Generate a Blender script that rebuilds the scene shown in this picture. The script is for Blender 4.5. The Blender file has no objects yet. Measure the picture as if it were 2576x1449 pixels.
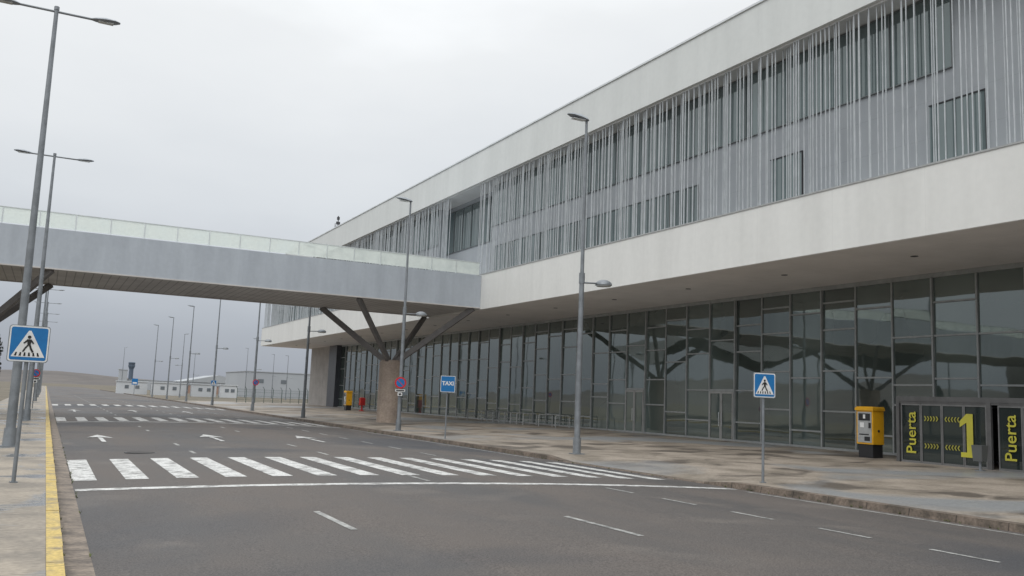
import bpy, math, random
from mathutils import Vector, Matrix
random.seed(7)
COL=bpy.context.scene.collection
# ------------------------------------------------------------------ helpers
class MB:
    def __init__(s): s.v=[]; s.f=[]; s.m=[]
    def poly(s,pts,m=0):
        b=len(s.v); s.v+= [tuple(p) for p in pts]; s.f.append(tuple(range(b,b+len(pts)))); s.m.append(m); return s
    def box(s,x0,x1,y0,y1,z0,z1,m=0):
        b=len(s.v)
        s.v+=[(x0,y0,z0),(x1,y0,z0),(x1,y1,z0),(x0,y1,z0),(x0,y0,z1),(x1,y0,z1),(x1,y1,z1),(x0,y1,z1)]
        for q in [(0,3,2,1),(4,5,6,7),(0,1,5,4),(1,2,6,5),(2,3,7,6),(3,0,4,7)]:
            s.f.append(tuple(b+i for i in q)); s.m.append(m)
        return s
    def rings(s,rings,m=0,cap=True):
        b=len(s.v); n=len(rings[0])
        for r in rings: s.v+=[tuple(p) for p in r]
        for k in range(len(rings)-1):
            for i in range(n):
                j=(i+1)%n
                s.f.append((b+k*n+i,b+k*n+j,b+(k+1)*n+j,b+(k+1)*n+i)); s.m.append(m)
        if cap:
            s.f.append(tuple(b+i for i in reversed(range(n)))); s.m.append(m)
            s.f.append(tuple(b+(len(rings)-1)*n+i for i in range(n))); s.m.append(m)
        return s
    def cyl(s,p0,p1,r0,r1=None,n=12,m=0,cap=True):
        r1=r0 if r1 is None else r1
        p0=Vector(p0);p1=Vector(p1);d=(p1-p0).normalized()
        a=d.orthogonal().normalized(); c=d.cross(a)
        rg=[]
        for p,r in ((p0,r0),(p1,r1)):
            rg.append([p+(a*math.cos(t)+c*math.sin(t))*r for t in [2*math.pi*i/n for i in range(n)]])
        return s.rings(rg,m,cap)
    def beam(s,p0,p1,w,h,m=0):
        p0=Vector(p0);p1=Vector(p1);d=(p1-p0).normalized()
        a=d.cross(Vector((0,0,1)))
        a=a.normalized() if a.length>1e-4 else Vector((1,0,0))
        c=a.cross(d)
        rg=[[p+a*w/2*i+c*h/2*j for i,j in ((-1,-1),(1,-1),(1,1),(-1,1))] for p in (p0,p1)]
        return s.rings(rg,m)
def obj(name,mb,mats,parent=None,loc=(0,0,0),smooth=False,**kw):
    me=bpy.data.meshes.new(name); me.from_pydata(mb.v,[],mb.f)
    for m in mats: me.materials.append(m)
    me.polygons.foreach_set('material_index',mb.m)
    if smooth:
        me.polygons.foreach_set('use_smooth',[True]*len(mb.f))
    me.update()
    if smooth:
        try: me.set_sharp_from_angle(angle=math.radians(40))
        except Exception: pass
    o=bpy.data.objects.new(name,me); COL.objects.link(o); o.location=loc
    if parent: o.parent=parent
    for k,v in kw.items(): o[k]=v
    return o
def empty(name,loc,label,cat,group=None):
    o=bpy.data.objects.new(name,None); o.location=loc; o.empty_display_size=.3; COL.objects.link(o)
    o['label']=label; o['category']=cat
    if group:o['group']=group
    return o
def dup(root,loc=None,rotz=None,parent=None):
    n=root.copy(); COL.objects.link(n)
    if parent is not None: n.parent=parent
    if loc is not None: n.location=loc
    if rotz is not None: n.rotation_euler=(0,0,rotz)
    for c in list(root.children): dup(c,parent=n)
    return n
def textmesh(name,s,size,mat,bold=0.0,ax='CENTER'):
    cu=bpy.data.curves.new(name,'FONT'); cu.body=s; cu.size=size; cu.align_x=ax; cu.align_y='CENTER'; cu.offset=bold; cu.resolution_u=3
    t=bpy.data.objects.new('tmp',cu); COL.objects.link(t)
    dg=bpy.context.evaluated_depsgraph_get(); me=bpy.data.meshes.new_from_object(t.evaluated_get(dg))
    bpy.data.objects.remove(t); me.materials.clear(); me.materials.append(mat)
    o=bpy.data.objects.new(name,me); COL.objects.link(o); return o
# ------------------------------------------------------------------ materials
def mat(name,c1,c2=None,scale=1.0,stretch=(1,1,1),lo=.4,hi=.62,rough=.6,rough2=None,fine=0.0,fscale=60,bump=0.0,bscale=120,metal=0.0,spec=.5,seams=(),seamcol=.6,ior=None,blotch=None,streak=0):
    m=bpy.data.materials.new(name); m.use_nodes=True; N=m.node_tree.nodes; L=m.node_tree.links
    b=N['Principled BSDF']; b.inputs['Roughness'].default_value=rough; b.inputs['Metallic'].default_value=metal
    if ior: b.inputs['IOR'].default_value=ior
    b.inputs['Specular IOR Level'].default_value=spec
    geo=N.new('ShaderNodeNewGeometry'); pos=geo.outputs['Position']
    c2=c2 or tuple(x*.85 for x in c1)
    mp=N.new('ShaderNodeMapping'); mp.inputs['Scale'].default_value=stretch; L.new(pos,mp.inputs['Vector'])
    n1=N.new('ShaderNodeTexNoise'); n1.inputs['Scale'].default_value=scale; n1.inputs['Detail'].default_value=7; n1.inputs['Roughness'].default_value=.6
    L.new(mp.outputs[0],n1.inputs['Vector'])
    mr=N.new('ShaderNodeMapRange'); mr.inputs[1].default_value=lo; mr.inputs[2].default_value=hi; L.new(n1.outputs[0],mr.inputs[0])
    mx=N.new('ShaderNodeMix'); mx.data_type='RGBA'; mx.inputs[6].default_value=(*c1,1); mx.inputs[7].default_value=(*c2,1); L.new(mr.outputs[0],mx.inputs[0])
    col=mx.outputs[2]
    if rough2 is not None:
        mr2=N.new('ShaderNodeMapRange'); mr2.inputs[1].default_value=lo; mr2.inputs[2].default_value=hi; mr2.inputs[3].default_value=rough; mr2.inputs[4].default_value=rough2
        L.new(n1.outputs[0],mr2.inputs[0]); L.new(mr2.outputs[0],b.inputs['Roughness'])
    bl_=blotch if isinstance(blotch,list) else ([blotch] if blotch else [])
    for c3,bs,bl,bh,brough in bl_:
        nb=N.new('ShaderNodeTexNoise'); nb.inputs['Scale'].default_value=bs; nb.inputs['Detail'].default_value=5; nb.inputs['Distortion'].default_value=.6; L.new(pos,nb.inputs['Vector'])
        rb=N.new('ShaderNodeMapRange'); rb.inputs[1].default_value=bl; rb.inputs[2].default_value=bh; L.new(nb.outputs[0],rb.inputs[0])
        mb_=N.new('ShaderNodeMix'); mb_.data_type='RGBA'; mb_.inputs[7].default_value=(*c3,1); L.new(rb.outputs[0],mb_.inputs[0]); L.new(col,mb_.inputs[6]); col=mb_.outputs[2]
        if brough is not None:
            r3=N.new('ShaderNodeMapRange'); r3.inputs[3].default_value=rough; r3.inputs[4].default_value=brough; L.new(rb.outputs[0],r3.inputs[0]); L.new(r3.outputs[0],b.inputs['Roughness'])
    def mul(a,val):
        q=N.new('ShaderNodeVectorMath'); q.operation='SCALE'; L.new(a,q.inputs[0]); L.new(val,q.inputs['Scale']); return q.outputs[0]
    if streak>0:
        ms=N.new('ShaderNodeMapping'); ms.inputs['Scale'].default_value=(2.2,2.2,.12); L.new(pos,ms.inputs['Vector'])
        ns=N.new('ShaderNodeTexNoise'); ns.inputs['Scale'].default_value=1; ns.inputs['Detail'].default_value=5; L.new(ms.outputs[0],ns.inputs['Vector'])
        rs=N.new('ShaderNodeMapRange'); rs.inputs[1].default_value=.35; rs.inputs[2].default_value=.7; rs.inputs[3].default_value=1; rs.inputs[4].default_value=1-streak; L.new(ns.outputs[0],rs.inputs[0])
        col=mul(col,rs.outputs[0])
    if fine>0:
        n2=N.new('ShaderNodeTexNoise'); n2.inputs['Scale'].default_value=fscale; n2.inputs['Detail'].default_value=4; L.new(pos,n2.inputs['Vector'])
        r2=N.new('ShaderNodeMapRange'); r2.inputs[1].default_value=.3; r2.inputs[2].default_value=.7; r2.inputs[3].default_value=1-fine; r2.inputs[4].default_value=1+fine; L.new(n2.outputs[0],r2.inputs[0])
        col=mul(col,r2.outputs[0])
    if seams:
        sp=N.new('ShaderNodeSeparateXYZ'); L.new(pos,sp.inputs[0])
        for ax,per,off,w in seams:
            a=N.new('ShaderNodeMath'); a.operation='ADD'; a.inputs[1].default_value=off+1000*per; L.new(sp.outputs[ax],a.inputs[0])
            d=N.new('ShaderNodeMath'); d.operation='MODULO'; d.inputs[1].default_value=per; L.new(a.outputs[0],d.inputs[0])
            g=N.new('ShaderNodeMath'); g.operation='LESS_THAN'; g.inputs[1].default_value=w; L.new(d.outputs[0],g.inputs[0])
            r=N.new('ShaderNodeMapRange'); r.inputs[3].default_value=1; r.inputs[4].default_value=seamcol; L.new(g.outputs[0],r.inputs[0])
            col=mul(col,r.outputs[0])
    L.new(col,b.inputs['Base Color'])
    if bump>0:
        n3=N.new('ShaderNodeTexNoise'); n3.inputs['Scale'].default_value=bscale; n3.inputs['Detail'].default_value=3; L.new(pos,n3.inputs['Vector'])
        bp=N.new('ShaderNodeBump'); bp.inputs['Strength'].default_value=bump; bp.inputs['Distance'].default_value=.02; L.new(n3.outputs[0],bp.inputs['Height']); L.new(bp.outputs[0],b.inputs['Normal'])
    return m
ASPH=mat('asphalt',(.108,.092,.082),(.068,.063,.061),scale=.3,stretch=(1,.3,1),rough=.7,rough2=.55,fine=.5,fscale=45,bump=.6,bscale=80,blotch=[((.052,.052,.057),.1,.5,.62,None),((.13,.113,.10),.5,.58,.75,None)])
PAINT=mat('road_paint',(.60,.60,.585),(.14,.135,.13),scale=4,lo=.46,hi=.68,rough=.6,fine=.35,fscale=30)
PAINT2=mat('road_paint_worn',(.40,.40,.385),(.13,.13,.125),scale=5,lo=.42,hi=.66,rough=.6,fine=.3,fscale=35)
PAVE=mat('paving',(.34,.29,.24),(.20,.17,.135),scale=.6,rough=.6,fine=.18,fscale=14,bump=.25,bscale=40,seams=((0,1.25,.1,.02),(1,1.25,.3,.02)),seamcol=.68,blotch=[((.10,.083,.067),.42,.53,.62,.2),((.27,.275,.28),.13,.53,.62,.35)])
PAVEL=mat('paving_wet',(.32,.275,.22),(.20,.175,.145),scale=.9,rough=.6,fine=.18,fscale=14,bump=.2,bscale=40,seams=((1,1.4,.3,.02),),seamcol=.6,blotch=[((.19,.195,.20),.5,.56,.62,.1)])
KERB=mat('kerb_stone',(.18,.14,.11),(.08,.065,.05),scale=2.2,rough=.75,fine=.3,fscale=20,seams=((1,1.0,.2,.025),),seamcol=.4)
PAN=mat('gutter_concrete',(.24,.195,.155),(.11,.09,.075),scale=2,rough=.7,fine=.3,fscale=20,seams=((1,1.0,.6,.025),),seamcol=.45)
YEL=mat('yellow_kerb_paint',(.54,.40,.13),(.24,.20,.14),scale=3,lo=.46,hi=.68,rough=.65,fine=.25,fscale=22,seams=((1,1.0,.2,.018),),seamcol=.45)
GROUND=mat('dry_grass',(.16,.135,.10),(.10,.09,.065),scale=.08,rough=.9,fine=.25,fscale=2)
HILL=mat('hill_scrub',(.14,.125,.115),(.11,.10,.095),scale=.01,rough=.95,fine=.1,fscale=.05)
WHITE=mat('white_panel',(.69,.71,.695),(.645,.665,.65),scale=.5,stretch=(1,1,.25),rough=.45,fine=.02,fscale=4,seams=((1,3.7,.5,.015),),seamcol=.94,streak=.04)
WHITEB=mat('white_panel_lower',(.75,.75,.725),(.70,.70,.675),scale=.6,stretch=(1,1,.2),rough=.5,fine=.02,fscale=4,seams=((1,3.7,.5,.015),),seamcol=.93,streak=.04)
SOFF=mat('soffit_panel',(.80,.765,.74),(.72,.69,.665),scale=.4,rough=.55,seams=((1,3.7,.5,.02),(0,1.6,.2,.012)),seamcol=.86)
SOFFW=mat('eave_panel',(.7,.71,.71),(.6,.6,.6),scale=.4,rough=.5)
WALL=mat('grey_wall_panel',(.375,.40,.425),(.335,.36,.385),scale=.4,rough=.5,seams=((1,3.0,.5,.015),(2,1.25,.3,.015)),seamcol=.86,streak=.05)
DARKM=mat('dark_metal',(.05,.05,.055),rough=.45,metal=.2)
FRAME=mat('mullion_metal',(.36,.375,.375),(.30,.315,.315),scale=3,rough=.4,metal=.2)
FRAMEU=mat('window_frame_metal',(.16,.175,.18),rough=.4,metal=.2)
FRAME2=mat('door_frame_metal',(.40,.40,.39),(.34,.34,.33),scale=3,rough=.4,metal=.2)
FRAME3=mat('entrance_leaf_metal',(.20,.20,.20),(.16,.16,.16),scale=3,rough=.4,metal=.3)
VEST=mat('vestibule_frame',(.125,.125,.125),(.10,.10,.10),scale=3,rough=.45,metal=.3)
LOUV=mat('louver_aluminium',(.56,.59,.61),(.46,.49,.51),scale=2,rough=.35)
COPE=mat('coping_metal',(.72,.75,.77),rough=.35)
BRSIDE=mat('bridge_cladding',(.48,.52,.565),(.43,.465,.51),scale=1.2,stretch=(1,1,.3),rough=.42,metal=.1,fine=.03,fscale=5,seams=((0,3.1,.4,.012),),seamcol=.93,streak=.07)
BRUND=mat('bridge_soffit_slats',(.56,.54,.52),(.46,.44,.425),scale=.6,rough=.6,seams=((0,.42,0,.05),),seamcol=.55)
BRUND2=mat('bridge_soffit_edge',(.58,.56,.54),(.50,.48,.46),scale=.6,rough=.6)
CONC=mat('pier_concrete',(.44,.355,.29),(.36,.29,.24),scale=1.2,rough=.75,fine=.14,fscale=9,seams=((2,1.0,.1,.015),),seamcol=.85,streak=.12)
CONCG=mat('grey_concrete',(.42,.395,.375),(.35,.33,.31),scale=.7,rough=.7,fine=.08,fscale=6,seams=((2,1.2,0,.015),(1,2.4,0,.015)),seamcol=.85,streak=.1)
STEEL=mat('strut_steel',(.22,.21,.205),(.18,.17,.17),scale=2,rough=.5,metal=.1)
GALV=mat('galvanised_steel',(.25,.27,.29),(.19,.205,.22),scale=3,rough=.45,metal=.3)
LAMPH=mat('lamp_housing',(.30,.33,.36),(.24,.26,.29),scale=3,rough=.4,metal=.3)
LAMPG=mat('lamp_lens',(.62,.64,.64),rough=.2)
BLUE=mat('sign_blue',(.012,.17,.44),(.010,.15,.40),scale=6,rough=.35)
SWHITE=mat('sign_white',(.78,.79,.78),(.7,.7,.7),scale=6,rough=.4)
SBLACK=mat('sign_black',(.015,.015,.015),rough=.5)
SRED=mat('sign_red',(.62,.02,.02),rough=.4)
MYEL=mat('machine_yellow',(.80,.42,.015),(.66,.34,.015),scale=2,rough=.4)
MGREY=mat('machine_grey',(.38,.39,.39),(.32,.33,.33),scale=6,rough=.4)
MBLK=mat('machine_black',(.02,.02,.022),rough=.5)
LYEL=mat('lettering_yellow',(.52,.48,.05),(.44,.40,.05),rough=.5)
LYELD=mat('chevron_yellow',(.34,.32,.05),(.28,.26,.05),rough=.5)
REDP=mat('hydrant_red',(.42,.02,.02),rough=.4)
BLDW=mat('far_white_render_hazed',(.56,.58,.60),(.50,.52,.54),scale=.1,rough=.8)  # pale blue-grey far building colours have distance haze painted in
BLDG=mat('far_grey_cladding_hazed',(.42,.445,.47),(.38,.40,.43),scale=.05,rough=.8)
BLDR=mat('far_roof_hazed',(.40,.42,.44),(.36,.38,.40),scale=.05,rough=.8)
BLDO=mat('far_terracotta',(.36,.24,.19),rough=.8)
FWIN=mat('far_window_hazed',(.16,.18,.20),rough=.3)
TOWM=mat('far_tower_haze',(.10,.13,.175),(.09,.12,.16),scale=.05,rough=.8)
FENCE=mat('fence_green',(.05,.10,.085),rough=.5)
CANO=mat('canopy_fabric',(.14,.14,.14),(.10,.10,.10),scale=.3,rough=.8)
def glass(name,base,ior,wob=.02,rough=.02,tint=(.92,1,.97),var=2.4):
    m=bpy.data.materials.new(name); m.use_nodes=True; N=m.node_tree.nodes; L=m.node_tree.links; b=N['Principled BSDF']
    b.inputs['Roughness'].default_value=rough; b.inputs['IOR'].default_value=ior; b.inputs['Specular Tint'].default_value=(*tint,1)
    g=N.new('ShaderNodeNewGeometry'); n=N.new('ShaderNodeTexNoise'); n.inputs['Scale'].default_value=.55; n.inputs['Detail'].default_value=1.5; L.new(g.outputs['Position'],n.inputs['Vector'])
    bp=N.new('ShaderNodeBump'); bp.inputs['Strength'].default_value=1; bp.inputs['Distance'].default_value=wob; L.new(n.outputs[0],bp.inputs['Height']); L.new(bp.outputs[0],b.inputs['Normal'])
    n2=N.new('ShaderNodeTexNoise'); n2.inputs['Scale'].default_value=.22; n2.inputs['Detail'].default_value=3; L.new(g.outputs['Position'],n2.inputs['Vector'])
    oi=N.new('ShaderNodeObjectInfo'); ad=N.new('ShaderNodeMath'); ad.operation='MULTIPLY_ADD'; ad.inputs[1].default_value=.22; L.new(oi.outputs['Random'],ad.inputs[0]); L.new(n2.outputs[0],ad.inputs[2])
    mr=N.new('ShaderNodeMapRange'); mr.inputs[1].default_value=.42; mr.inputs[2].default_value=.8; L.new(ad.outputs[0],mr.inputs[0])
    mx=N.new('ShaderNodeMix'); mx.data_type='RGBA'; mx.inputs[6].default_value=(*base,1); mx.inputs[7].default_value=(*[x*var for x in base],1); L.new(mr.outputs[0],mx.inputs[0]); L.new(mx.outputs[2],b.inputs['Base Color'])
    return m
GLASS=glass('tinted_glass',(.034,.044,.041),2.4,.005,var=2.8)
GLASSU=glass('window_glass',(.075,.098,.102),2.1,.004,var=1.6)
GLASSD=glass('door_glass',(.012,.016,.016),1.7,.002)
def translucent(name,col,t):
    m=bpy.data.materials.new(name); m.use_nodes=True; N=m.node_tree.nodes; L=m.node_tree.links
    b=N['Principled BSDF']; b.inputs['Base Color'].default_value=(*col,1); b.inputs['Roughness'].default_value=.15
    tr=N.new('ShaderNodeBsdfTransparent'); tr.inputs[0].default_value=(.95,.985,.965,1)
    tl=N.new('ShaderNodeBsdfTranslucent'); tl.inputs[0].default_value=(*col,1)
    g=N.new('ShaderNodeNewGeometry'); n=N.new('ShaderNodeTexNoise'); n.inputs['Scale'].default_value=1.1; n.inputs['Detail'].default_value=4; L.new(g.outputs['Position'],n.inputs['Vector'])
    mr=N.new('ShaderNodeMapRange'); mr.inputs[1].default_value=.3; mr.inputs[2].default_value=.7; mr.inputs[3].default_value=t-.15; mr.inputs[4].default_value=t+.15; L.new(n.outputs[0],mr.inputs[0])
    a=N.new('ShaderNodeMixShader'); a.inputs[0].default_value=.5; L.new(b.outputs[0],a.inputs[1]); L.new(tl.outputs[0],a.inputs[2])
    x=N.new('ShaderNodeMixShader'); L.new(mr.outputs[0],x.inputs[0]); L.new(a.outputs[0],x.inputs[1]); L.new(tr.outputs[0],x.inputs[2])
    L.new(x.outputs[0],N['Material Output'].inputs[0]); return m
PARA=translucent('parapet_glass',(.93,.95,.91),.42)
def leafmat(nm,a,b_):
    m=bpy.data.materials.new(nm); m.use_nodes=True; N=m.node_tree.nodes; L=m.node_tree.links; b=N['Principled BSDF']; b.inputs['Roughness'].default_value=.7
    g=N.new('ShaderNodeNewGeometry'); mx=N.new('ShaderNodeMix'); mx.data_type='RGBA'; mx.inputs[6].default_value=(*a,1); mx.inputs[7].default_value=(*b_,1); L.new(g.outputs['Random Per Island'],mx.inputs[0]); L.new(mx.outputs[2],b.inputs['Base Color']); return m
LEAF=leafmat('cypress_foliage',(.012,.02,.014),(.035,.045,.028)); BARK=mat('bark',(.08,.06,.045),rough=.9)
WEED=leafmat('weed_leaf',(.05,.08,.02),(.14,.15,.05))
# ------------------------------------------------------------------ ground, road
S='structure'
def rz(x): return max(0,.13*(1-((x-7.78)/7.17)**2))
def drop(y):
    a,b,c,d=16.8,18.2,24.6,26
    if y<=a or y>=d: return 0
    if y<b: return (y-a)/(b-a)
    if y>c: return (d-y)/(d-c)
    return 1
def pz(x,y=0):
    z=.13+.2*min(1,max(0,(x-15.3)/15)); k=min(1,max(0,1-(x-15.3)/1.8))
    return z-(.115*drop(y)*k)
g=MB(); g.poly([(-4000,-500,-.02),(4000,-500,-.02),(4000,6000,-.02),(-4000,6000,-.02)]); obj('ground',g,[GROUND],kind=S)
xs=[.62+(14.95-.62)*i/24 for i in range(25)]
g=MB()
for i in range(24):
    g.poly([(xs[i],-15,rz(xs[i])),(xs[i+1],-15,rz(xs[i+1])),(xs[i+1],420,rz(xs[i+1])),(xs[i],420,rz(xs[i]))])
obj('road',g,[ASPH],kind=S)
g=MB(); g.poly([(.33,-15,.02),(.62,-15,.004),(.62,420,.004),(.33,420,.02)]); obj('gutter',g,[PAN],kind=S)
g=MB()
y=-15.0
while y<120:   # slightly uneven kerb stones
    dz=random.uniform(-.006,.004); dx_=random.uniform(-.006,.006)
    g.box(.17,.33+dx_,y+.004,y+.996,-.01,.136+dz); y+=1
g.box(.17,.33,120,420,-.01,.135)
obj('yellow_kerb',g,[YEL],kind=S)
g=MB(); g.box(-3.2,.168,-15,420,-.015,.128); obj('pavement',g,[PAVEL],kind=S)
gx=[15.25,15.7,16.2,17.1,19,22,26,30.3,34]; gy=[-15,0,10,16.8,17.5,18.2,20,22,24.6,25.3,26,40,60,90,124]
g=MB()
for i in range(len(gx)-1):
    for j in range(len(gy)-1):
        p=[(gx[i],gy[j]),(gx[i+1],gy[j]),(gx[i+1],gy[j+1]),(gx[i],gy[j+1])]
        g.poly([(x,y,pz(x,y)) for x,y in p])
obj('pavement',g,[PAVE],kind=S)
g=MB()
for j in range(len(gy)-1):
    y0,y1=gy[j],gy[j+1]; a=.135-.115*drop(y0); b=.135-.115*drop(y1)
    g.rings([[(14.95,y0,-.02),(15.25,y0,-.02),(15.25,y0,a),(14.98,y0,a)],[(14.95,y1,-.02),(15.25,y1,-.02),(15.25,y1,b),(14.98,y1,b)]])
g.box(14.95,15.25,124,300,-.02,.13)
obj('kerb',g,[KERB],kind=S)
def mark(g,x0,x1,ya,yb,dz=.005):
    n=max(1,int((x1-x0)/.3+.5)); fa=ya if callable(ya) else (lambda x:ya); fb=yb if callable(yb) else (lambda x:yb)
    for i in range(n):
        a=x0+(x1-x0)*i/n; b=x0+(x1-x0)*(i+1)/n
        g.poly([(a,fa(a),rz(a)+dz),(b,fa(b),rz(b)+dz),(b,fb(b),rz(b)+dz),(a,fb(a),rz(a)+dz)])
g=MB()
for i in range(15): mark(g,.64+.95*i,.64+.95*i+.43,lambda x:19.45-.06*x,lambda x:24.6-.03*x)
obj('crosswalk_marking',g,[PAINT],kind=S)
g=MB()
for i in range(15): mark(g,.64+.95*i,.64+.95*i+.45,49.0,54.2,.006)
mark(g,.64,14.6,47.6,48.0,.006); obj('crosswalk_marking',g,[PAINT],kind=S)
g=MB()
for i in range(15): mark(g,.64+.95*i,.64+.95*i+.45,81,85.5,.01)
obj('crosswalk_marking',g,[PAINT],kind=S)
g=MB(); mark(g,.64,14.75,lambda x:17.65-.088*x,lambda x:17.98-.088*x); obj('stop_line_marking',g,[PAINT],kind=S)
g=MB()
for x,ys in ((3.85,[(11.7,13.6),(5.5,7.5),(26,27),(29.5,30.5),(38.5,39.5),(42,43)]),(7.4,[(10.1,12.1),(3,5),(17.7,18.9),(25.3,26.5),(29,30.2),(38.5,39.5),(42,43)])):
    for a,b in ys: mark(g,x-.05,x+.05,a,b)
for a in [57+4*i for i in range(22)]:
    if not 78<a<87:
        for x in (3.85,7.4,10.9): mark(g,x-.05,x+.05,a,a+1.4,.009)
a=16.2
while a>2: mark(g,10.86,10.95,a-1,a); a-=1.98
for a in (25.6,28.6,31.6,34.6,37.6,40.6,43.6): mark(g,10.85,10.95,a,a+1.3)
mark(g,14.5,14.62,-10,15.9); mark(g,14.5,14.62,26,46)
obj('lane_marking',g,[PAINT2],kind=S)
g=MB()
for cx,y0,sc in ((1.85,31.6,1),(5.55,31.6,1),(9.1,31.6,1),(1.85,64,1.1),(5.55,64,1.1),(9.1,64,1.1)):
    L_=4.3*sc; z=rz(cx)+.012
    g.poly([(cx-.07,y0,z),(cx+.07,y0,z),(cx+.07,y0+L_*.6,z),(cx-.07,y0+L_*.6,z)])
    g.poly([(cx-.42,y0+L_*.55,z+.002),(cx,y0+L_*.64,z+.002),(cx+.42,y0+L_*.55,z+.002),(cx,y0+L_,z+.002)])
obj('arrow_marking',g,[PAINT],kind=S)
g=MB(); c=Vector((2.5,26.6,rz(2.5)+.01)); g.cyl(c-Vector((0,0,.03)),c,.42,n=28); g.cyl(c,c+Vector((0,0,.006)),.36,n=28,m=1)
o=obj('manhole_cover',g,[DARKM,mat('cast_iron',(.05,.045,.042),rough=.7,fine=.3,fscale=30)]); o['label']='round dark iron manhole cover set in asphalt road'; o['category']='manhole cover'
# weeds along gutter and kerb
g=MB()
for i in range(260):
    if i<150: x=random.choice((.335,.62))+random.uniform(-.01,.03); y=3+60*random.random()**1.6; z=.01
    else: x=14.93+random.uniform(-.03,.02); y=6+50*random.random(); z=.0
    if random.random()<.5: y=round(y*1.0)+random.uniform(-.05,.05)
    for k in range(6):
        a=random.uniform(0,6.28); h=random.uniform(.02,.06); r=random.uniform(.01,.05)
        p=Vector((x,y,z)); q=p+Vector((math.cos(a)*r,math.sin(a)*r,h)); s_=Vector((-math.sin(a),math.cos(a),0))*.008
        g.poly([p-s_,p+s_,q])
obj('weeds',g,[WEED],kind='stuff')
# hills
def hill(cx,cy,sx,sy,H,n=36):
    g=MB()
    for j in range(n+1):
        for i in range(n+1):
            u=(i/n*2-1);v=(j/n*2-1); x=cx+u*sx*2.4; y=cy+v*sy*2.4
            z=H*math.exp(-(u*2.4)**2*.7-(v*2.4)**2*.7)*(1+.12*math.sin(x*.011)+.07*math.sin(x*.031+1))-H*.06
            g.v.append((x,y,z))
    for j in range(n):
        for i in range(n):
            a=j*(n+1)+i; g.f.append((a,a+1,a+n+2,a+n+1)); g.m.append(0)
    return obj('hill',g,[HILL],smooth=True,kind=S)
hill(-160,1700,330,200,25); hill(-900,900,300,420,45); hill(500,2600,700,200,14); hill(-1000,200,300,400,38)
# ------------------------------------------------------------------ terminal building
TB=empty('terminal_building',(27,0,0),'long white airport terminal with louvred upper storey and glazed ground floor','building')
off=(-27,0,0)
Y0,Y1=-16,114.5
XF=23.8; XW=24.9; XR=25.5; XG=30.3
RY0,RY1=51.0,60.0
g=MB(); g.box(XF,52,Y0,Y1,7.5,9.7); g.box(XF-.03,XF+.1,Y0-.02,Y1+.02,9.7,9.76,1); obj('lower_fascia',g,[WHITEB,MGREY],TB,off)
g=MB(); g.box(XF+.02,52,Y0+.02,Y1-.02,7.485,7.497); obj('soffit',g,[SOFF],TB,off)
g=MB(); g.box(XF,52,Y0,Y1,15.9,18.0); obj('roof_fascia',g,[WHITE],TB,off)
g=MB(); g.box(XF-.06,52,Y0-.05,Y1+.05,18.003,18.09); obj('roof_coping',g,[COPE],TB,off)
g=MB(); g.box(XF+.15,XW,Y0+.1,Y1-.1,15.82,15.897); g.box(XW,XR,RY0,RY1,15.82,15.897); obj('eave_lining',g,[SOFFW],TB,off)
g=MB(); g.box(XW,51,Y0+.1,RY0,9.703,15.81);g.box(XR,51,RY0,RY1,9.703,15.81);g.box(XW,51,RY1,Y1-.6,9.703,15.81); obj('upper_wall',g,[WALL],TB,off)
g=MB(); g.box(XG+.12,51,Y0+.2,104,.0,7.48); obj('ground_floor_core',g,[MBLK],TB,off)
g=MB(); g.box(30.0,51,103.9,113,.0,7.48); obj('end_wall',g,[CONCG],TB,off)
g=MB(); g.box(29.7,30.6,100.75,103.8,.0,7.48); obj('corner_pillar',g,[mat('dark_cladding',(.07,.075,.09),rough=.4)],TB,off)
g=MB(); g.box(XG-.1,XG+.1,Y0+.2,100.7,.2,.42); g.box(XG-.06,XG+.1,Y0+.2,100.7,7.3,7.48); obj('glazing_sill',g,[FRAME],TB,off)
# curtain wall bays
P=1.86; k0=-6
PATS=[[1.55,2.95,4.6,5.9],[1.2,3.9,6.2],[.85,2.4,4.3,5.6],[1.55,3.3,5.1,6.3],[.65,3.0,5.9],[1.9,2.7,4.6]]
for k in range(k0,43):
    ya=20.8+P*k; yb=ya+P
    if yb>100.8: break
    w=MB(); w.poly([(0,.03,0),(0,.03,6.88),(0,P-.03,6.88),(0,P-.03,0)])
    isdoor=k in (7,11)
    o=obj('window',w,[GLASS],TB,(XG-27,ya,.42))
    o.rotation_euler=(0,random.uniform(-.006,.006),random.uniform(-.010,.010))
    fr=MB(); fr.box(-.09,.05,-.035,.035,0,6.88)
    zs=PATS[(k*5+(k//4)*2)%6]
    if not isdoor:
        for z in zs: fr.box(-.06,.04,.036,P-.036,z-.035,z+.035)
    else:
        fr.box(-.07,.04,.036,P-.036,2.35,2.46); fr.box(-.06,.04,.036,P-.036,4.9,4.96)
    obj('frame',fr,[FRAME],o)
    if isdoor:
        d=MB()
        for a,b in ((.05,P/2-.01),(P/2+.01,P-.05)):
            d.box(-.12,-.05,a,a+.07,-.2,2.34); d.box(-.12,-.05,b-.07,b,-.2,2.34); d.box(-.12,-.05,a+.07,b-.07,2.24,2.34); d.box(-.12,-.05,a+.07,b-.07,-.2,-.05)
            d.poly([(-.08,a+.07,-.05),(-.08,a+.07,2.24),(-.08,b-.07,2.24),(-.08,b-.07,-.05)],1)
        dd=obj('door',d,[FRAME2,GLASS],TB,(XG-27,ya,.42))
        h=MB(); h.cyl((-.17,P/2-.1,.6),(-.17,P/2-.1,1.3),.015); h.cyl((-.17,P/2+.1,.6),(-.17,P/2+.1,1.3),.015); obj('handle',h,[COPE],dd)
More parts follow.
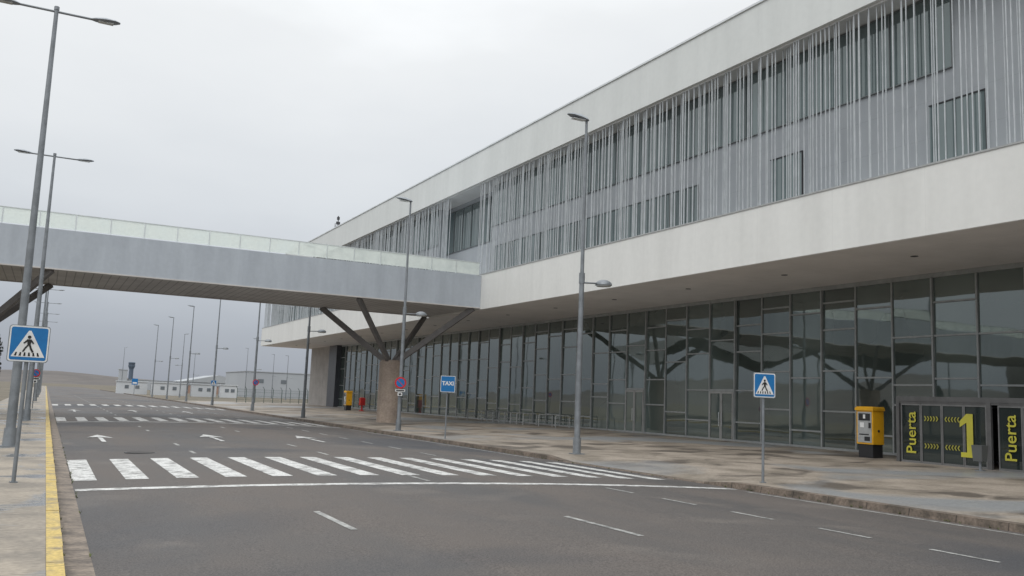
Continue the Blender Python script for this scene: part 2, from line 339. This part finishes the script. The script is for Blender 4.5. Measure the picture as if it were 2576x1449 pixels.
# upper windows
def upwin(y0,y1,z0,z1,n,X=XW):
    w=(y1-y0)/n
    for i in range(n):
        g=MB(); g.poly([(0,0,0),(0,0,z1-z0),(0,w,z1-z0),(0,w,0)])
        o=obj('window',g,[GLASSU],TB,(X-27-.03,y0+i*w,z0)); o.rotation_euler=(0,0,random.uniform(-.004,.004))
        f=MB(); t=.035; f.box(-.04,.03,0,t,0,z1-z0); f.box(-.04,.03,t,w,0,t); f.box(-.04,.03,t,w,z1-z0-t,z1-z0)
        obj('frame',f,[DARKM if n<3 else FRAMEU],o)
upwin(17.7,RY0,13.1,15.78,14); upwin(RY1,112,13.1,15.78,22)
upwin(RY0+.05,RY1-.05,12.4,15.5,6,XR)
upwin(16.6,18.6,9.8,12.05,1); upwin(24.1,25.8,9.8,11.85,1); upwin(30.2,50.5,9.8,11.75,10); upwin(62,111,9.8,11.75,20)
# louvers
lm=MB(); lm.box(-.018,.018,-.013,.013,0,6.12)
ys=[]; y=12.0
while y<114.2:
    y+=random.choice((.11,.13,.15,.17,.19,.21,.24))
    if y<114.2 and not (51.1<y<56.0): ys.append(y)
first=None; rest=MB()
for i,y in enumerate(ys):
    x=random.choice((23.95,23.95,24.05,24.15))
    if i<98:
        if first is None: first=obj('louver',lm,[LOUV],TB,(x-27,y,9.73))
        else:
            n=first.copy(); n.location=(x-27,y,9.73); COL.objects.link(n)
    else: rest.box(x-.018,x+.018,y-.016,y+.016,9.73,15.85)
obj('louver',rest,[LOUV],TB,off,kind='stuff')
# soffit downlights
g=MB()
for i in range(18):
    g.cyl((26.6,2+6.2*i,7.47),(26.6,2+6.2*i,7.484),.13,n=14)
obj('downlight',g,[DARKM],TB,off,kind='stuff')
# rooftop mast
g=MB(); g.cyl((0,0,0),(0,0,2.0),.05,n=8); g.box(-.2,.2,-.05,.05,1.1,1.4); g.box(-.12,.12,-.1,.1,1.6,1.9); g.cyl((-.3,0,0),(-.3,0,1.2),.03,n=6); g.box(-.32,.02,-.02,.02,.9,.95)
o=obj('antenna_mast',g,[DARKM],loc=(25.2,88,18.09)); o['label']='small dark antenna mast on the white roof edge'; o['category']='antenna'
# entrance vestibule
XV=27.2
V=MB(); zf=.28
V.box(XV,XG-.12,9.5,21.95,2.43,2.60)
V.box(XV,XV+.12,21.82,21.95,zf-.1,2.43); V.box(XV+.12,XG-.12,21.87,21.95,zf-.1,2.43)
for y in (18.36,14.7,11.1): V.box(XV,XV+.10,y-.03,y+.12,zf-.1,2.43)
V.box(XV+.02,XV+.1,9.6,21.82,2.36,2.43)
VO=obj('entrance_vestibule',V,[VEST],TB,off)
def leaf(y0,y1):
    d=MB(); x=XV+.07
    t=.04
    d.box(x-.03,x+.03,y0,y0+t,zf,2.36); d.box(x-.03,x+.03,y1-t,y1,zf,2.36); d.box(x-.03,x+.03,y0+t,y1-t,2.29,2.36); d.box(x-.03,x+.03,y0+t,y1-t,zf,zf+.08)
    d.poly([(x,y0+t,zf+.08),(x,y0+t,2.29),(x,y1-t,2.29),(x,y1-t,zf+.08)],1)
    obj('door',d,[FRAME3,GLASSD],VO)
for base in (18.5,14.84,11.24):
    w=3.28/4
    for i in range(4): leaf(base+i*w+.005,base+(i+1)*w-.005)
def letters(base):
    x=XV+.025
    t=textmesh('lettering','Puerta',.56,LYEL,bold=.006); t.parent=VO
    R=Matrix(((0,0,-1),(0,1,0),(1,0,0)))
    t.matrix_local=Matrix.Translation((x,base-.42,1.33))@R.to_4x4()
    for zc in (1.84,.9):
        m=MB(); m2=MB(); X=x; h=.085
        for n in range(5):
            ya=base-.98-n*.115
            m.poly([(X,ya+.05,zc+h),(X,ya,zc+h),(X,ya-.05,zc),(X,ya,zc)]); m.poly([(X,ya,zc),(X,ya-.05,zc),(X,ya,zc-h),(X,ya+.05,zc-h)])
            yb=base-1.78-n*.115
            m2.poly([(X,yb,zc+h),(X,yb-.05,zc+h),(X,yb,zc),(X,yb+.05,zc)]); m2.poly([(X,yb+.05,zc),(X,yb,zc),(X,yb-.05,zc-h),(X,yb,zc-h)])
        obj('chevron_row',m,[LYELD],VO); obj('chevron_row',m2,[LYELD],VO)
    y=base-2.6; m=MB()
    m.poly([(x,y+.28,.62),(x,y+.28,.78),(x,y+.06,.78),(x,y+.06,1.76),(x,y+.31,1.60),(x,y+.31,1.80),(x,y+.06,2.05),(x,y-.17,2.05),(x,y-.17,.62)])
    obj('lettering',m,[LYEL],VO)
letters(21.75); letters(18.1)
# ------------------------------------------------------------------ pedestrian bridge
BR=empty('pedestrian_bridge',(0,54.2,0),'grey clad footbridge over the road on splayed steel struts','bridge')
bo=(0,-54.2,0); BX0=-34
g=MB(); g.box(BX0,XF-.01,50.0,58.4,7.62,9.62); obj('side_cladding',g,[BRSIDE],BR,bo)
g=MB(); g.box(BX0,XF-.01,50.35,58.05,7.585,7.615); obj('underside_slats',g,[BRUND],BR,bo)
g=MB(); g.box(BX0,XF-.01,49.97,50.34,7.55,7.617); g.box(BX0,XF-.01,58.06,58.43,7.55,7.617); obj('underside_edge',g,[BRUND2],BR,bo)
pan=None
n=35; w=(XF-BX0-.1)/n
RAILM=mat('rail_metal',(.66,.70,.70),rough=.4)
for side in (50.12,58.28):
    fr=MB()
    for i in range(n):
        x=BX0+i*w
        g=MB(); g.box(.03,w-.03,-.01,.01,.07,.84)
        if pan is None: pan=obj('glass_panel',g,[PARA],BR,(x,side-54.2,9.62))
        else:
            q=pan.copy(); q.location=(x,side-54.2,9.62); q.rotation_euler=(random.uniform(-.02,.02),0,0); COL.objects.link(q)
        fr.box(x-.02,x+.02,side-.03,side+.03,9.621,10.46)
    fr.box(BX0,XF-.05,side-.03,side+.03,10.46,10.5)
    obj('railing_frame',fr,[RAILM],BR,bo)
for pxx in (19.65,-4.0):
    g=MB()
    g.cyl((pxx,54.3,.1),(pxx,54.3,4.05),.74,n=40); g.cyl((pxx,54.3,4.05),(pxx,54.3,4.15),.66,n=40,m=0)
    pr=obj('pier',g,[CONC],BR,bo,smooth=True)
    for sx in (-1,1):
        for sy in (-1,1):
            g=MB(); g.beam((pxx+sx*.3,54.3+sy*.3,4.1),(pxx+sx*3.75,54.2+sy*4.0,7.56),.2,.34); obj('strut',g,[STEEL],pr)
g=MB(); g.box(BX0-6,BX0-.02,48,60,-.01,12); obj('stair_tower',g,[CONCG],BR,bo)
# car park canopy opposite the terminal (seen only as a reflection in its glass)
CP=empty('car_park_canopy',(-24,84,0),'dark wavy fabric canopy on posts beside the footbridge','canopy')
g=MB(); nx,ny=14,26
for j in range(ny+1):
    for i in range(nx+1):
        x=-11+22*i/nx; yy=-20+46*j/ny
        g.v.append((x,yy,9.4+1.5*math.sin(yy*.24+.5)+.9*math.cos(x*.3)+.06*abs(yy)))
for j in range(ny):
    for i in range(nx):
        a=j*(nx+1)+i; g.f.append((a,a+1,a+nx+2,a+nx+1)); g.m.append(0)
obj('canopy_roof',g,[CANO],CP,smooth=True)
for x,yy in ((-9,-18),(9,-18),(-9,3),(9,3),(-9,24),(9,24)):
    g=MB(); g.cyl((x,yy,0),(x,yy,9.6+.5*math.sin(yy)),.11,.08,8); obj('canopy_post',g,[GALV],CP)
# ------------------------------------------------------------------ lamps
def headmesh(g,x0,sgn,z,L_=.72,tilt=.08):
    prof=[(0,.05,.04),(.12,.12,.08),(.35,.18,.12),(.6,.16,.08),(.72,.06,.03)]
    rg=[]
    for d,w_,h in prof:
        x=x0+sgn*d*L_/.72; zz=z+d*tilt
        rg.append([(x,-w_,zz),(x,-w_*.6,zz-h*.45),(x,w_*.6,zz-h*.45),(x,w_,zz),(x,w_*.6,zz+h*.55),(x,-w_*.6,zz+h*.55)])
    g.rings(rg)
H1=12.5
LA=empty('street_lamp',(-.72,27.6,.128),'tall galvanised double-armed street lamp on the kerbside pavement','street lamp','double-armed street lamps along the kerb')
g=MB(); g.cyl((0,0,0),(0,0,.5),.17,.15,14); g.cyl((0,0,.5),(0,0,H1-.13),.125,.055,14); g.box(-.2,.2,-.2,.2,0,.03); g.cyl((-.95,0,H1-.2),(.95,0,H1-.2),.035,n=8); g.cyl((0,0,H1-.15),(0,0,H1-.05),.07,n=8)
obj('pole',g,[GALV],LA,smooth=True)
for sg in (-1,1):
    g=MB(); headmesh(g,sg*.9,sg,H1-.2,.78,.06); o=obj('lamp_head',g,[LAMPH],LA,smooth=True)
    g=MB(); g.box(min(sg*1.1,sg*1.5),max(sg*1.1,sg*1.5),-.09,.09,H1-.24,H1-.215); obj('lens',g,[LAMPG],o)
for x,y in ((-.62,46),(-.7,90),(-.7,114),(-.7,134),(-.7,155),(-.7,176)): dup(LA,(x,y,.128))
H2=12.0
RA=empty('street_lamp',(16.45,26.3,pz(16.45,26.3)),'tall grey street lamp with road lantern and lower domed pavement light','street lamp','single street lamps along the terminal pavement')
g=MB(); g.box(-.2,.2,-.2,.2,0,.03); g.cyl((0,0,0),(0,0,.55),.14,n=14); g.cyl((0,0,.55),(0,0,6.3),.105,.085,14); g.cyl((0,0,6.3),(0,0,H2-.1),.07,.045,14); g.cyl((0,0,5.95),(0,0,6.32),.105,n=14)
g.cyl((0,0,5.98),(.75,0,6.02),.03,n=8)
obj('pole',g,[GALV],RA,smooth=True)
g=MB()
prof=[(.08,.06,.05),(0,.12,.10),(-.3,.19,.13),(-.62,.17,.08),(-.8,.06,.02)]
rg=[]
for d,w_,h in prof:
    zz=H2-.08-d*.12
    rg.append([(d,-w_,zz),(d,-w_*.7,zz-h*.3),(d,w_*.7,zz-h*.3),(d,w_,zz),(d,w_*.6,zz+h*.8),(d,-w_*.6,zz+h*.8)])
g.rings(rg); hd=obj('lamp_head',g,[LAMPH],RA,smooth=True)
g=MB(); g.box(-.6,-.1,-.11,.11,H2-.12,H2-.10); obj('lens',g,[LAMPG],hd)
g=MB(); rg=[]
for a in range(0,7):
    t=a/6*math.pi/2; rg.append([(.92+.31*math.cos(t)*math.cos(u)+.0001,.31*math.cos(t)*math.sin(u),5.97+.2*math.sin(t)) for u in [2*math.pi*i/20 for i in range(20)]])
g.rings(rg); dm=obj('lamp_dome',g,[GALV],RA,smooth=True)
g=MB(); g.cyl((.92,0,5.93),(.92,0,5.969),.26,n=20); obj('lens',g,[LAMPG],dm)
for x,y in ((16.1,42.9),(15.9,61),(15.8,77.5),(15.7,97.5),(15.7,117),(15.7,137),(15.7,157)):
    dup(RA,(x,y,pz(x,y) if y<124 else 0))
for x,y,h in ((22,173,.98),(18,259,1),(34,167,.95),(43,221,1),(49,219,.9),(46,192,.8),(60,230,.9),(30,215,.8)):
    q=dup(RA,(x,y,-.02),math.radians(random.choice((0,90,180)))); q.scale=(1,1,h); q['group']='distant car park lamps'; q['label']='distant slender grey lamp post in the car park'
# ------------------------------------------------------------------ signs (face -Y)
def disc(r,y,cx=0,cz=0,n=28): return [(cx+r*math.cos(2*math.pi*i/n),y,cz+r*math.sin(2*math.pi*i/n)) for i in range(n)]
def rrect(w,h,r,y,n=5):
    p=[]
    for cx,cz,a0 in ((w-r,h-r,0),(-w+r,h-r,90),(-w+r,-h+r,180),(w-r,-h+r,270)):
        for i in range(n+1):
            a=math.radians(a0+90*i/n); p.append((cx+r*math.cos(a),y,cz+r*math.sin(a)))
    return p
def ped_sign(loc,rot,lab,h=2.65,s=.32):
    E=empty('pedestrian_crossing_sign',loc,lab,'road sign','pedestrian crossing signs'); E.rotation_euler=(0,0,rot)
    g=MB(); g.cyl((0,.04,0),(0,.04,h+.0),.035,n=12); g.box(-.06,.06,-.02,.1,0,.02); obj('pole',g,[GALV],E,smooth=True)
    g=MB(); zc=h-s+.03
    g.rings([rrect(s,s,.05,0.0),rrect(s,s,.05,-.02)],0)
    g.poly(rrect(s-.012,s-.012,.045,-.022),1); g.poly(rrect(s-.035,s-.035,.035,-.024),2)
    k=s/.5
    def pp(pts,m,y): g.poly([(x*k,y,z*k) for x,z in pts],m)
    pp([(-.41,-.36),(.41,-.36),(.03,.36),(-.03,.36)],1,-.026)
    Y=-.028
    for i in range(6):
        x=-.335+i*.112; top=-.235; bot=-.335
        pp([(x,bot),(x+.055,bot),(x+.045+(-.02)*(i-2.5)*.5,top),(x+.01+(-.02)*(i-2.5)*.5,top)],3,Y)
    Y=-.030
    g.poly(disc(.045*k,Y,0.0,.185*k,16),3)
    pp([(-.05,.125),(.055,.125),(.045,-.03),(-.035,-.03)],3,Y)
    Y=-.032
    pp([(-.035,-.025),(.02,-.025),(-.055,-.12),(-.11,-.225),(-.15,-.215),(-.1,-.11)],3,Y)
    Y=-.034
    pp([(.0,-.025),(.045,-.025),(.075,-.11),(.135,-.215),(.09,-.235),(.03,-.13)],3,Y)
    pp([(-.05,.12),(-.03,.07),(-.12,-.005),(-.14,.02)],3,Y)
    pp([(.055,.12),(.035,.07),(.1,-.005),(.125,.02)],3,Y)
    g.v=[(x,y,z+zc) for x,y,z in g.v]
    obj('sign_panel',g,[GALV,SWHITE,BLUE,SBLACK],E)
    return E
ped_sign((-.33,17.9,.128),math.radians(8),'blue pedestrian crossing sign on grey post by yellow kerb',2.72,.325)
ped_sign((15.8,16.6,pz(15.8,16.6)),math.radians(-12),'blue pedestrian crossing sign on grey post beside terminal kerb',2.66,.31)
ped_sign((15.6,97,.13),0,'small blue pedestrian crossing sign on the distant pavement',2.6,.3)
T=empty('taxi_sign',(15.5,35.5,.13),'blue rectangular TAXI sign on a thin grey post','road sign'); T.rotation_euler=(0,0,math.radians(-12))
g=MB(); g.cyl((0,.04,0),(0,.04,2.66),.03,n=12); obj('pole',g,[GALV],T,smooth=True)
g=MB(); g.rings([rrect(.33,.36,.04,0),rrect(.33,.36,.04,-.02)],0); g.poly(rrect(.32,.35,.035,-.022),1); g.poly(rrect(.30,.33,.03,-.024),2)
g.v=[(x,y,z+2.36) for x,y,z in g.v]; sp=obj('sign_panel',g,[GALV,SWHITE,BLUE],T)
t=textmesh('lettering','TAXI',.235,SWHITE,bold=.009); t.parent=sp; t.location=(0,-.028,2.38); t.rotation_euler=(math.pi/2,0,0)
def round_sign(loc,rot,lab,h=2.5,r=.3,pole=True,plac=True):
    E=empty('no_parking_sign',loc,lab,'road sign'); E.rotation_euler=(0,0,rot)
    g=MB(); g.cyl((0,.04,0),(0,.04,h+r),.03,n=12)
    if pole: obj('pole',g,[GALV],E,smooth=True)
    g=MB(); g.rings([disc(r,0,0,h),disc(r,-.02,0,h)],0); g.poly(disc(r*.985,-.022,0,h),1); g.poly(disc(r*.72,-.024,0,h),2)
    c=math.cos(math.pi/4); w=.06*r; a=r*.76
    g.poly([(-a*c-w*c,-.026,h+a*c-w*c),(-a*c+w*c,-.026,h+a*c+w*c),(a*c+w*c,-.026,h-a*c+w*c),(a*c-w*c,-.026,h-a*c-w*c)],1)
    p=obj('sign_panel',g,[GALV,SRED,BLUE],E)
    if plac:
        g=MB(); g.box(-.25,.25,-.02,0,h-r-.15,h-r-.03); g.box(-.12,.12,-.02,0,h-r-.36,h-r-.19)
        g.box(-.21,.21,-.024,-.0205,h-r-.12,h-r-.06,1); g.poly([(-.09,-.024,h-r-.26),(-.03,-.024,h-r-.34),(.09,-.024,h-r-.29),(.02,-.024,h-r-.22)],1)
        obj('placard',g,[SWHITE,SBLACK],E)
    return E
round_sign((16.02,42.72,.14),math.radians(-12),'round red-blue no parking sign with placards on lamp post',2.42,.30,pole=False)
round_sign((15.8,76.9,.14),0,'round red and blue no parking sign on distant pavement',2.4,.26,plac=False)
round_sign((-.62,66,.128),0,'round red and blue no parking sign beside the yellow kerb',2.3,.26)
E=empty('bus_stop_sign',(12.6+3,190,0),'small distant blue and white roadside information sign','road sign')
g=MB(); g.cyl((0,.05,0),(0,.05,3.2),.05,n=8); obj('pole',g,[GALV],E); g=MB(); g.box(-.55,.55,-.04,.0,2.0,3.2); g.box(-.4,.4,-.05,-.041,2.2,2.5,1); obj('sign_panel',g,[BLUE,SWHITE],E)
# ------------------------------------------------------------------ street furniture
def machine(loc,lab):
    E=empty('ticket_machine',loc,lab,'ticket machine','yellow parking ticket machines')
    g=MB(); g.box(-.25,.27,-.33,.33,0,.5); obj('plinth',g,[MBLK],E)
    g=MB(); g.box(-.29,.29,-.38,.38,.5,1.75)
    g.rings([[(-.34,-.42,1.752),(.31,-.42,1.752),(.31,.42,1.752),(-.34,.42,1.752)],[(-.34,-.42,1.84),(.31,-.42,1.84),(.31,.42,1.84),(-.34,.42,1.84)],[(-.28,-.38,1.9),(.29,-.38,1.9),(.29,.38,1.9),(-.28,.38,1.9)]])
    body=obj('cabinet',g,[MYEL],E)
    g=MB(); g.box(-.31,-.292,-.32,.32,.56,1.7); obj('front_panel',g,[MGREY],E)
    g=MB(); g.box(-.325,-.312,-.26,.26,1.38,1.64); g.box(-.32,-.312,-.25,.0,.62,.78); g.box(-.32,-.312,-.2,.24,.84,.88,0); g.box(-.33,-.312,-.29,-.2,1.1,1.3); obj('screen',g,[MBLK],E)
    g=MB(); g.box(-.318,-.312,.02,.2,1.12,1.3); g.box(-.328,-.3255,-.05,.05,1.45,1.6); obj('instruction_label',g,[SWHITE],E)
    g=MB(); g.cyl((-.0,-.40,1.0),(-.0,-.381,1.0),.05,n=12); obj('lock',g,[MBLK],E)
    return E
machine((27.75,23.55,pz(27.7)),'yellow ticket machine with grey front panel on black plinth by entrance')
machine((26.5,85,pz(26.5)),'yellow ticket machine on black plinth near the far glass wall')
E=empty('fire_hydrant_cabinet',(27.3,83,pz(27.3)),'red fire hydrant cabinet on a post near the glass wall','fire hydrant')
g=MB(); g.cyl((0,0,0),(0,0,.55),.1,n=12); g.box(-.2,.2,-.2,.2,0,.06); obj('post',g,[REDP],E); g=MB(); g.box(-.24,.24,-.24,.24,.55,1.2); g.rings([[(-.26,-.26,1.2),(.26,-.26,1.2),(.26,.26,1.2),(-.26,.26,1.2)],[(-.15,-.15,1.3),(.15,-.15,1.3),(.15,.15,1.3),(-.15,.15,1.3)]]); obj('cabinet',g,[REDP],E)
E=empty('litter_bin',(26.3,18.12,pz(26.3)),'small grey litter bin standing before the entrance doors','litter bin')
g=MB(); g.cyl((0,0,0),(0,0,.35),.04,n=10); g.cyl((0,0,0),(0,0,.02),.15,n=14); obj('post',g,[GALV],E); g=MB(); g.rings([[(-.13,-.15,.3),(.13,-.15,.3),(.13,.15,.3),(-.13,.15,.3)],[(-.16,-.18,.8),(.16,-.18,.8),(.16,.18,.8),(-.16,.18,.8)]]); obj('bin_body',g,[mat('bin_grey',(.10,.105,.105),rough=.5)],E)
# bicycle racks
def rackmesh():
    g=MB(); pts=[(-.5,0,0),(-.5,0,.68)]+[(-.42+ -.08*math.cos(a),0,.68+.08*math.sin(a)) for a in (math.pi/4,math.pi/2)]+[(.42+.08*math.sin(a),0,.68+.08*math.cos(a)) for a in (0,math.pi/4,math.pi/2)]+[(.5,0,0)]
    for a,b in zip(pts,pts[1:]): g.cyl(a,b,.028,n=8)
    g.cyl((-.5,0,.35),(.5,0,.35),.02,n=6)
    return g
rk=None
for i,y in enumerate((47.5,49.6,51.7,52.6,53.5,54.4,55.3,56.2,57.1,58,60.5,62.5,64.5)):
    if rk is None:
        rk=obj('bicycle_rack',rackmesh(),[mat('rack_metal',(.42,.43,.43),rough=.4)],loc=(28.6,y,pz(28.6))); rk['label']='galvanised hoop bicycle rack on paving by glass wall'; rk['category']='bicycle rack'; rk['group']='bicycle racks by the glass wall'
    else:
        q=rk.copy(); q.location=(28.6,y,pz(28.6)); COL.objects.link(q)
# fence
FE=empty('fence',(22,118,0),'dark green mesh perimeter fence with cranked posts','fence')
g=MB()
for i in range(10):
    x=22+i*1.15; g.cyl((x-22,0,0),(x-22,0,2.0),.035,n=6); g.cyl((x-22,0,2.0),(x-22-.25,-.1,2.35),.03,n=6)
obj('fence_post',g,[FENCE],FE,kind='stuff')
g=MB()
for i in range(70): g.box(i*.15,i*.15+.012,-.006,.006,.1,1.95)
for z in (.1,.6,1.1,1.6,1.95): g.box(0,10.4,-.02,-.007,z,z+.02)
obj('fence_mesh',g,[FENCE],FE)
# ------------------------------------------------------------------ distant buildings
def box_building(name,x,y,w,d,h,lab,m=BLDW,roof=None,wins=(),gable=0,rot=0):
    E=empty(name,(x,y,-.02),lab,'building'); E.rotation_euler=(0,0,rot)
    g=MB(); g.box(0,w,0,d,0,h); obj('wall',g,[m],E)
    g=MB()
    if gable: g.rings([[(-.3,-.3,h),(w+.3,-.3,h),(w/2,-.3,h+gable)],[(-.3,d,h),(w+.3,d,h),(w/2,d,h+gable)]])
    else: g.box(-.15,w+.15,-.15,d+.15,h+.002,h+.2)
    obj('roof',g,[roof or BLDR],E)
    for a,b,z0,z1 in wins:
        g=MB(); g.box(a,b,-.06,-.003,z0,z1); obj('window',g,[FWIN],E)
    return E
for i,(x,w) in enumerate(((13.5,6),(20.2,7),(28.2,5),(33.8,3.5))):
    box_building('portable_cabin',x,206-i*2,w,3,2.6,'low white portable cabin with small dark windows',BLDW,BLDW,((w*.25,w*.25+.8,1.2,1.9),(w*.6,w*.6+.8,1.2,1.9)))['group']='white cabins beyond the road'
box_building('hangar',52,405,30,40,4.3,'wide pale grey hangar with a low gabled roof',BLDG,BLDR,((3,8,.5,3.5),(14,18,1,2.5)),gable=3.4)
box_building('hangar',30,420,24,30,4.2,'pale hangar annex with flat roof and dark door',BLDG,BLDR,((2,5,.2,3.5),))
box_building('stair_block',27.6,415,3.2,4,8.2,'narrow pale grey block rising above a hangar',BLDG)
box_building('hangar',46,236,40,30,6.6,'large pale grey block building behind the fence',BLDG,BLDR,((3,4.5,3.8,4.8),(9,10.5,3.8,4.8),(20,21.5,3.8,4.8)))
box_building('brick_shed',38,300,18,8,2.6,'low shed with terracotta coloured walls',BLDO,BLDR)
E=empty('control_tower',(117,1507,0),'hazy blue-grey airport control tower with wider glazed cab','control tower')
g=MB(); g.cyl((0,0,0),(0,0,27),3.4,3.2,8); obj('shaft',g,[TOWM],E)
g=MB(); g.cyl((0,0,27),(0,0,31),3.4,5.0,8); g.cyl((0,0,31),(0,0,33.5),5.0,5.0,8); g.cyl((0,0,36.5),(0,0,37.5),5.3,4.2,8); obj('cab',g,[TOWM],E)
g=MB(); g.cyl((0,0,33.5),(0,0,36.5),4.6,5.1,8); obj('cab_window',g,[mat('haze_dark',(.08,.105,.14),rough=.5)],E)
# ------------------------------------------------------------------ trees
def cypress(loc,H,R,lab,seed):
    random.seed(seed)
    E=empty('cypress_tree',loc,lab,'tree','trees beside the kerb')
    g=MB(); g.cyl((0,0,0),(0,0,H*.55),.09,.04,8)
    for i in range(14):
        a=random.uniform(0,6.28); z=H*random.uniform(.08,.5); g.cyl((0,0,z),(math.cos(a)*R*.6,math.sin(a)*R*.6,z+.6),.02,.008,5)
    obj('trunk',g,[BARK],E)
    g=MB()
    for i in range(6500):
        t=random.random()**.8; z=H*(.05+.95*t); prof=R*(math.sin(min(1,(t*1.25+.12))*math.pi*.5)*(1-t)**.55)*1.25+.02
        a=random.uniform(0,6.28); bumpy=1+.22*math.sin(a*3+z*2.1)+.15*math.sin(a*5-z*3.7)
        r=prof*bumpy*(random.random()**.35)
        c=Vector((r*math.cos(a),r*math.sin(a),z)); s_=random.uniform(.04,.1)
        u=Vector((random.uniform(-1,1),random.uniform(-1,1),random.uniform(.6,2))).normalized()*s_*1.6; v=Vector((random.uniform(-1,1),random.uniform(-1,1),random.uniform(-.3,.3))).normalized()*s_*.6
        g.poly([c-v,c+v,c+u])
    obj('crown',g,[LEAF],E)
cypress((-2.45,46,.1),4.3,.75,'dark narrow cypress tree beside the pavement',3)
cypress((-3.0,52,.1),3.0,.9,'short dark cypress shrub beside the pavement',4)
# ------------------------------------------------------------------ camera
f=2218.0; s=0.04; H=1.9
dy=Vector(((115-1288)/f,-(960-724.5)/f,-1)).normalized()
up=Vector((1,-s,0)).cross(dy).normalized(); dx=dy.cross(up)
R=Matrix((dx,dy,up)).to_4x4()
cd=bpy.data.cameras.new('Camera'); cam=bpy.data.objects.new('Camera',cd); COL.objects.link(cam)
cd.sensor_width=36; cd.lens=f/2576*36; cd.clip_end=12000; cd.clip_start=.05
cam.matrix_world=Matrix.Translation((0,0,H))@R; bpy.context.scene.camera=cam
# ------------------------------------------------------------------ light
AZ=math.radians(-130); EL=math.radians(48)
W=bpy.data.worlds.new('World'); bpy.context.scene.world=W; W.use_nodes=True; N=W.node_tree.nodes; L=W.node_tree.links; N.clear()
out=N.new('ShaderNodeOutputWorld')
sky=N.new('ShaderNodeTexSky'); sky.sky_type='NISHITA'; sky.sun_disc=False; sky.sun_elevation=EL; sky.sun_rotation=AZ
b1=N.new('ShaderNodeBackground'); b1.inputs[1].default_value=.08; L.new(sky.outputs[0],b1.inputs[0])
tc=N.new('ShaderNodeTexCoord'); sp=N.new('ShaderNodeSeparateXYZ'); L.new(tc.outputs['Generated'],sp.inputs[0])
nz=N.new('ShaderNodeTexNoise'); nz.inputs['Scale'].default_value=2.2; nz.inputs['Detail'].default_value=5; mpn=N.new('ShaderNodeMapping'); mpn.inputs['Scale'].default_value=(1,1,2.5); L.new(tc.outputs['Generated'],mpn.inputs[0]); L.new(mpn.outputs[0],nz.inputs['Vector'])
a=N.new('ShaderNodeMath'); a.operation='MULTIPLY_ADD'; a.inputs[1].default_value=.30; a.inputs[2].default_value=-.15; L.new(nz.outputs[0],a.inputs[0])
sn=N.new('ShaderNodeMath'); sn.operation='MULTIPLY'; L.new(a.outputs[0],sn.inputs[0])
mrz=N.new('ShaderNodeMapRange'); mrz.inputs[1].default_value=0; mrz.inputs[2].default_value=.25; L.new(sp.outputs[2],mrz.inputs[0]); L.new(mrz.outputs[0],sn.inputs[1])
ad=N.new('ShaderNodeMath'); ad.operation='ADD'; L.new(sp.outputs[2],ad.inputs[0]); L.new(sn.outputs[0],ad.inputs[1])
cr=N.new('ShaderNodeValToRGB'); L.new(ad.outputs[0],cr.inputs[0])
e=cr.color_ramp.elements
e[0].position=0; e[0].color=(.335,.365,.43,1); e[1].position=1; e[1].color=(1.8,1.83,1.83,1)
for p,c in ((.05,(.42,.45,.51,1)),(.10,(.58,.61,.655,1)),(.2,(.75,.78,.81,1)),(.38,(.94,.96,.97,1)),(.6,(1.45,1.48,1.49,1))):
    q=e.new(p); q.color=c
b2=N.new('ShaderNodeBackground'); b2.inputs[1].default_value=1.0; L.new(cr.outputs[0],b2.inputs[0])
mx=N.new('ShaderNodeMixShader'); mx.inputs[0].default_value=.9; L.new(b1.outputs[0],mx.inputs[1]); L.new(b2.outputs[0],mx.inputs[2]); L.new(mx.outputs[0],out.inputs[0])
sd=bpy.data.lights.new('Sun','SUN'); sd.energy=.8; sd.angle=math.radians(25); sd.color=(1,.98,.95)
so=bpy.data.objects.new('Sun',sd); COL.objects.link(so)
dirv=Vector((math.sin(AZ)*math.cos(EL),math.cos(AZ)*math.cos(EL),math.sin(EL)))
so.rotation_euler=dirv.to_track_quat('Z','Y').to_euler(); so.location=(0,0,50)
sc=bpy.context.scene; sc.view_settings.view_transform='Standard'; sc.view_settings.look='None'; sc.view_settings.exposure=0
